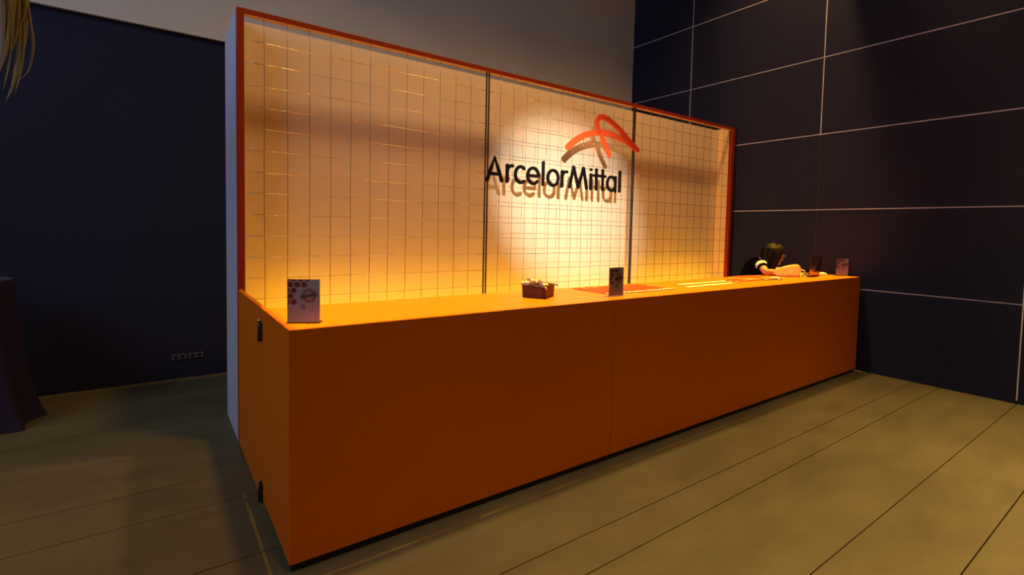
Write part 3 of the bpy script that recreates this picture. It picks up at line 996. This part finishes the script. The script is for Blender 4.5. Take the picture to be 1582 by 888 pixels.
for s in (-1, 1):
    bod.ellipsoid(hp(0.066, s*0.034, -0.038), (0.026, 0.022, 0.026), AX, 16, 10)
    bod.ellipsoid(hp(-0.006, s*0.073, -0.018), (0.018, 0.010, 0.030), AX, 16, 10)
bod.tube([necku-Vector((0, 0, 0.03)), necku, hp(-0.015, 0, -0.04)], [0.056, 0.054, 0.056], 16)
remeshed('body', bod, 0.0045, M['skin'], person, 3)
# eyes, mouth
for s in (-1, 1):
    e = MB().ellipsoid(hp(0.0835, s*0.031, -0.006), (0.0125, 0.0125, 0.011), AX, 14, 10).build('eye', M['eye'], person, True)
    MB().ellipsoid(hp(0.0940, s*0.031, -0.008), (0.004, 0.0056, 0.0056), AX, 12, 8).build('iris', M['iris'], e, True)
    MB().tube([hp(0.090, s*0.016, 0.016), hp(0.094, s*0.032, 0.021), hp(0.080, s*0.050, 0.016)], [0.003, 0.0035, 0.002], 6).build('eyebrow', M['hair'], person, True)
MB().ellipsoid(hp(0.0925, 0, -0.069), (0.006, 0.021, 0.0045), AX, 14, 8).build('lips', M['lips'], person, True)
# glasses
gl = MB()
for s in (-1, 1):
    c = hp(0.106, s*0.033, -0.010)
    gl.tube([c+hs*0.026*math.cos(a*math.pi/8)+hu*0.021*math.sin(a*math.pi/8) for a in range(17)], 0.0021, 6)
    gl.tube([hp(0.104, s*0.058, -0.004), hp(0.06, s*0.071, -0.004), hp(-0.005, s*0.080, -0.006)], 0.002, 6)
gl.tube([hp(0.106, -0.008, -0.006), hp(0.109, 0, -0.003), hp(0.106, 0.008, -0.006)], 0.0018, 6)
go = gl.build('glasses', M['glasses'], person, True)
for s in (-1, 1):
    c = hp(0.106, s*0.033, -0.010)
    MB().prism([c+hs*0.0245*math.cos(a*math.pi/8)+hu*0.0195*math.sin(a*math.pi/8) for a in range(16)], hf*-0.0006, hf*0.0006).build('lens', M['lens'], go)
# hair: cap with a centre part and long locks down past the shoulders
hair = MB()
hair.ellipsoid(hp(-0.016, 0, 0.034), (0.103, 0.085, 0.099), AX, 36, 24, keep=lambda f, s, u: not (f > 0.030 and u < 0.062))
hair.ellipsoid(hp(-0.070, 0, -0.030), (0.055, 0.085, 0.085), AX, 28, 18)
for s in (-1, 1):
    for i in range(44):
        q = i/43                       # 0 at the temple, 1 behind the ear
        f0 = 0.034-0.135*q
        j = random.uniform(-0.005, 0.005)
        mid = hp(0.030-0.125*q, s*(0.086+0.004*math.sin(9*q))+j, -0.050)
        low = hp(0.004-0.125*q, s*(0.092-0.012*q)+j, -0.130)
        end = hp(-0.020-0.150*q, s*(0.098-0.03*q)+j, -0.195-random.random()*0.045)
        pts = smooth_path([hp(f0*0.6+0.01, s*0.012, 0.124-0.10*q*q), hp(f0*1.02, s*0.056, 0.107-0.04*q), hp(f0*0.98, s*0.084, 0.040), mid, low, end], 4)
        nn = len(pts)
        hair.tube(pts, [0.003+0.0088*math.sin(math.pi*min(1, (k_+1.2)/(nn+0.6)))**0.6 for k_ in range(nn)], 6)
    for i in range(6):                 # the front hairline swept aside from the parting
        q = i/5
        pts = smooth_path([hp(0.060-0.02*q, s*0.006, 0.112+0.012*q), hp(0.070-0.022*q, s*0.034, 0.096+0.012*q), hp(0.052-0.02*q, s*0.070, 0.060), hp(0.034, s*0.083, 0.010)], 4)
        nn = len(pts)
        hair.tube(pts, [0.004+0.005*math.sin(math.pi*(k_+1)/(nn+1)) for k_ in range(nn)], 6)
for i in range(16):
    a = R(130+100*i/15)
    pts = smooth_path([hp(-0.05, 0.03*math.sin(a), 0.122), hp(-0.113, 0.05*math.sin(a), 0.05), hp(-0.115, 0.075*math.sin(a), -0.06), hp(-0.145+0.03*random.random(), 0.095*math.sin(a), -0.21)], 4)
    nn = len(pts)
    hair.tube(pts, [0.006+0.012*math.sin(math.pi*(k_+1)/(nn+1)) for k_ in range(nn)], 6)
hair.build('hair', M['hair'], person, True)
# shirt, sleeves with a white band, trousers, shoes
sh = MB()
slR, slL = shR*0.66+elR*0.34, shL*0.66+elL*0.34
addskin(sh, [[(pelvis+Vector((0, 0, 0.02)), (0.165, 0.135)), (waist, (0.142, 0.118)), (chest, (0.155, 0.118)), (neckb, 0.084), (neckb*0.55+necku*0.45, 0.069)],
             [(chest, (0.160, 0.118)), (shR, 0.066), (slR, 0.056)], [(chest, (0.160, 0.118)), (shL, 0.066), (slL, 0.056)]])
shirt = remeshed('shirt', sh, 0.008, M['shirt'], person, 4)
for (a, b) in ((shR, elR), (shL, elL)):
    p0, p1 = a*0.84+b*0.16, a*0.58+b*0.42
    if a is shR:
        MB().tube([p0, (p0+p1)/2, p1], [0.064, 0.062, 0.059], 20).build('sleeve_band', M['paper'], shirt, True)
    p2 = p1*1.0+(b-a).normalized()*0.022
    MB().tube([p1, p2], [0.0595, 0.0575], 20).build('cuff', M['shirt'], shirt, True)
tr = MB()
addskin(tr, [[(pelvis, (0.162, 0.130)), (hipR, 0.103), ((hipR+knR)/2, 0.094), (knR, 0.073), (knR*0.5+anR*0.5, 0.066), (anR+Vector((0, 0, 0.03)), 0.056)],
             [(pelvis, (0.162, 0.130)), (hipL, 0.103), ((hipL+knL)/2, 0.094), (knL, 0.073), (knL*0.5+anL*0.5, 0.066), (anL+Vector((0, 0, 0.03)), 0.056)]])
remeshed('trousers', tr, 0.010, M['trousers'], person, 3)
for an, to in ((anR, toR), (anL, toL)):
    s = MB()
    dd = (to-an)
    dd.z = 0
    dd.normalize()
    s.ellipsoid(an+dd*0.065+Vector((0, 0, -0.055)), (0.145, 0.050, 0.042), (dd, Vector((-dd.y, dd.x, 0)), Vector((0, 0, 1))), 20, 12)
    s.ellipsoid(an+dd*-0.01+Vector((0, 0, -0.015)), (0.055, 0.045, 0.05), (dd, Vector((-dd.y, dd.x, 0)), Vector((0, 0, 1))), 16, 10)
    remeshed('shoe', s, 0.008, M['black'], person, 2)
st = thing('bar_stool', 'black bar stool under the seated person', 'stool', (pelvis.x, pelvis.y, 0))
local_part(MB().lathe((0, 0, 0), [(0.17, 0.565), (0.185, 0.58), (0.185, 0.61), (0.16, 0.625)], 28), 'seat', M['black'], st, True)
for k in range(4):
    a = math.pi/4+k*math.pi/2
    local_part(MB().tube([(0.11*math.cos(a), 0.11*math.sin(a), 0.57), (0.19*math.cos(a), 0.19*math.sin(a), 0)], 0.013, 10), 'leg', M['steel'], st, True)
fr = [(0.158*math.cos(2*math.pi*k/24), 0.158*math.sin(2*math.pi*k/24), 0.235) for k in range(25)]
local_part(MB().tube(fr, 0.009, 8), 'foot_ring', M['steel'], st, True)

# ------------------------------------------------------------------ draped table at the far left
tb = thing('bar_table', 'round bar table under a floor-length purple cloth at the left edge', 'table', (-1.66, 3.0, 0))
local_part(MB().lathe((0, 0, 0), [(0.30, 1.055), (0.305, 1.062), (0.305, 1.083), (0.29, 1.09)], 40), 'table_top', M['black'], tb, True)
local_part(MB().tube([(0, 0, 0.02), (0, 0, 1.055)], 0.03, 14), 'pole', M['steel'], tb, True)
local_part(MB().lathe((0, 0, 0), [(0.25, 0.0), (0.25, 0.012), (0.05, 0.03)], 32), 'base', M['steel'], tb)
prof = [(0.312, 1.094), (0.314, 1.075), (0.316, 1.0), (0.322, 0.85), (0.332, 0.65), (0.348, 0.42), (0.375, 0.18), (0.415, 0.02), (0.425, 0.003)]
def fold(an, z):
    d = max(0, (1.07-z)/1.07)
    return d*(0.10*math.sin(9*an+0.7)+0.035*math.sin(17*an+2*z))
cl = MB()
cl.lathe((0, 0, 0), [(0.02, 1.100), (0.30, 1.0985)]+prof, 144, fold)
cl.f.pop()
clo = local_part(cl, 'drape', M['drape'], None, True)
clo.location = (-1.66, 3.0, 0)
clo.name = 'tablecloth'
tag(clo, 'dark purple floor-length cloth draped over the round bar table', 'tablecloth')
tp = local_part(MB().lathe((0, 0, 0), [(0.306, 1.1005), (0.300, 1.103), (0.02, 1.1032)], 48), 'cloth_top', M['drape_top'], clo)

# ------------------------------------------------------------------ hanging plant at the upper left
pl = thing('hanging_plant', 'hanging grass plant with long drooping leaves at the top left', 'plant', (-1.14, 1.2, 2.80))
local_part(MB().lathe((0, 0, 0), [(0.08, 0.02), (0.12, 0.06), (0.14, 0.18), (0.145, 0.20)], 28), 'pot', M['pot'], pl, True)
for k in range(3):
    a = R(90+120*k)
    local_part(MB().tube([(0.14*math.cos(a), 0.14*math.sin(a), 0.19), (0.02*math.cos(a), 0.02*math.sin(a), 1.2), (0, 0, ZC-2.80)], 0.003, 6), 'cord', M['black'], pl)
def leaf(pts, wd, m):
    P = [Vector(p) for p in smooth_path(pts, 6)]
    n = len(P)
    vs, fs = [], []
    for i, p in enumerate(P):
        t = (P[min(i+1, n-1)]-P[max(i-1, 0)]).normalized()
        s = t.cross(Vector((0.45, 0.85, 0.2))).normalized()
        u = i/(n-1)
        hw = wd*(0.35+0.65*math.sin(math.pi*min(1, u*0.8+0.15)))*(1-u**4)+0.0008
        nn = s.cross(t)*hw*0.35
        vs += [p-s*hw+nn, p, p+s*hw+nn]
    for i in range(n-1):
        a = 3*i
        fs += [(a, a+1, a+4, a+3), (a+1, a+2, a+5, a+4)]
    o = local_part(MB().add(vs, fs), 'leaf', M[m], pl, True)
    so = o.modifiers.new('thick', 'SOLIDIFY')
    so.thickness = 0.0012
    return o
def L3(x, y, z):
    return (x+1.14, y-1.2, z-2.80)
z_top = 3.0
leaf([L3(-1.06, 1.17, 2.98), L3(-1.01, 1.15, 2.90), L3(-0.990, 1.15, 2.72), L3(-0.985, 1.15, 2.58), L3(-1.005, 1.15, 2.50)], 0.018, 'leaf')
leaf([L3(-1.06, 1.18, 2.98), L3(-1.0, 1.16, 2.85), L3(-0.972, 1.16, 2.60), L3(-0.958, 1.16, 2.46), L3(-0.960, 1.16, 2.38), L3(-0.975, 1.16, 2.30), L3(-1.005, 1.16, 2.25)], 0.0075, 'leaf_dry')
leaf([L3(-1.08, 1.16, 2.98), L3(-1.05, 1.13, 2.80), L3(-1.035, 1.13, 2.60), L3(-1.040, 1.13, 2.45), L3(-1.055, 1.13, 2.38)], 0.010, 'leaf')
leaf([L3(-1.08, 1.2, 2.98), L3(-1.03, 1.2, 2.75), L3(-1.008, 1.2, 2.55), L3(-1.015, 1.2, 2.38), L3(-1.040, 1.2, 2.22), L3(-1.065, 1.2, 2.14)], 0.013, 'leaf')
leaf([L3(-1.06, 1.2, 2.98), L3(-1.0, 1.2, 2.75), L3(-0.985, 1.2, 2.55), L3(-0.995, 1.2, 2.42), L3(-1.010, 1.2, 2.36)], 0.008, 'leaf_dry')
leaf([L3(-1.09, 1.15, 2.98), L3(-1.065, 1.10, 2.75), L3(-1.055, 1.10, 2.55), L3(-1.060, 1.10, 2.35), L3(-1.080, 1.10, 2.20)], 0.012, 'leaf_dry')
for i in range(9):
    q = i/8
    leaf([L3(-1.10, 1.18, 3.0), L3(-1.045+0.055*q, 1.14+0.03*q, 2.86-0.03*(i % 3)), L3(-1.055+0.075*q, 1.13+0.04*q, 2.70-0.05*(i % 2)), L3(-1.070+0.080*q, 1.13+0.04*q, 2.52-0.06*(i % 4)), L3(-1.095+0.080*q, 1.13+0.04*q, 2.42-0.08*(i % 4))],
         0.010+0.004*(i % 3), 'leaf' if i % 2 else 'leaf_dry')
for i in range(26):
    a = R(70+random.uniform(0, 280))
    rr_ = random.uniform(0.12, 0.26)
    zz = random.uniform(-0.75, -0.2)
    ca, sa = math.cos(a), math.sin(a)
    if ca > 0.25:
        ca = -ca
    leaf([(0.06*ca, 0.06*sa, 0.18), (rr_*0.7*ca, rr_*0.7*sa, 0.24), (rr_*ca, rr_*sa, 0.0), (rr_*1.02*ca, rr_*1.02*sa, zz*0.6), (rr_*0.92*ca, rr_*0.92*sa, zz)],
         random.uniform(0.007, 0.013), 'leaf' if i % 3 else 'leaf_dry')
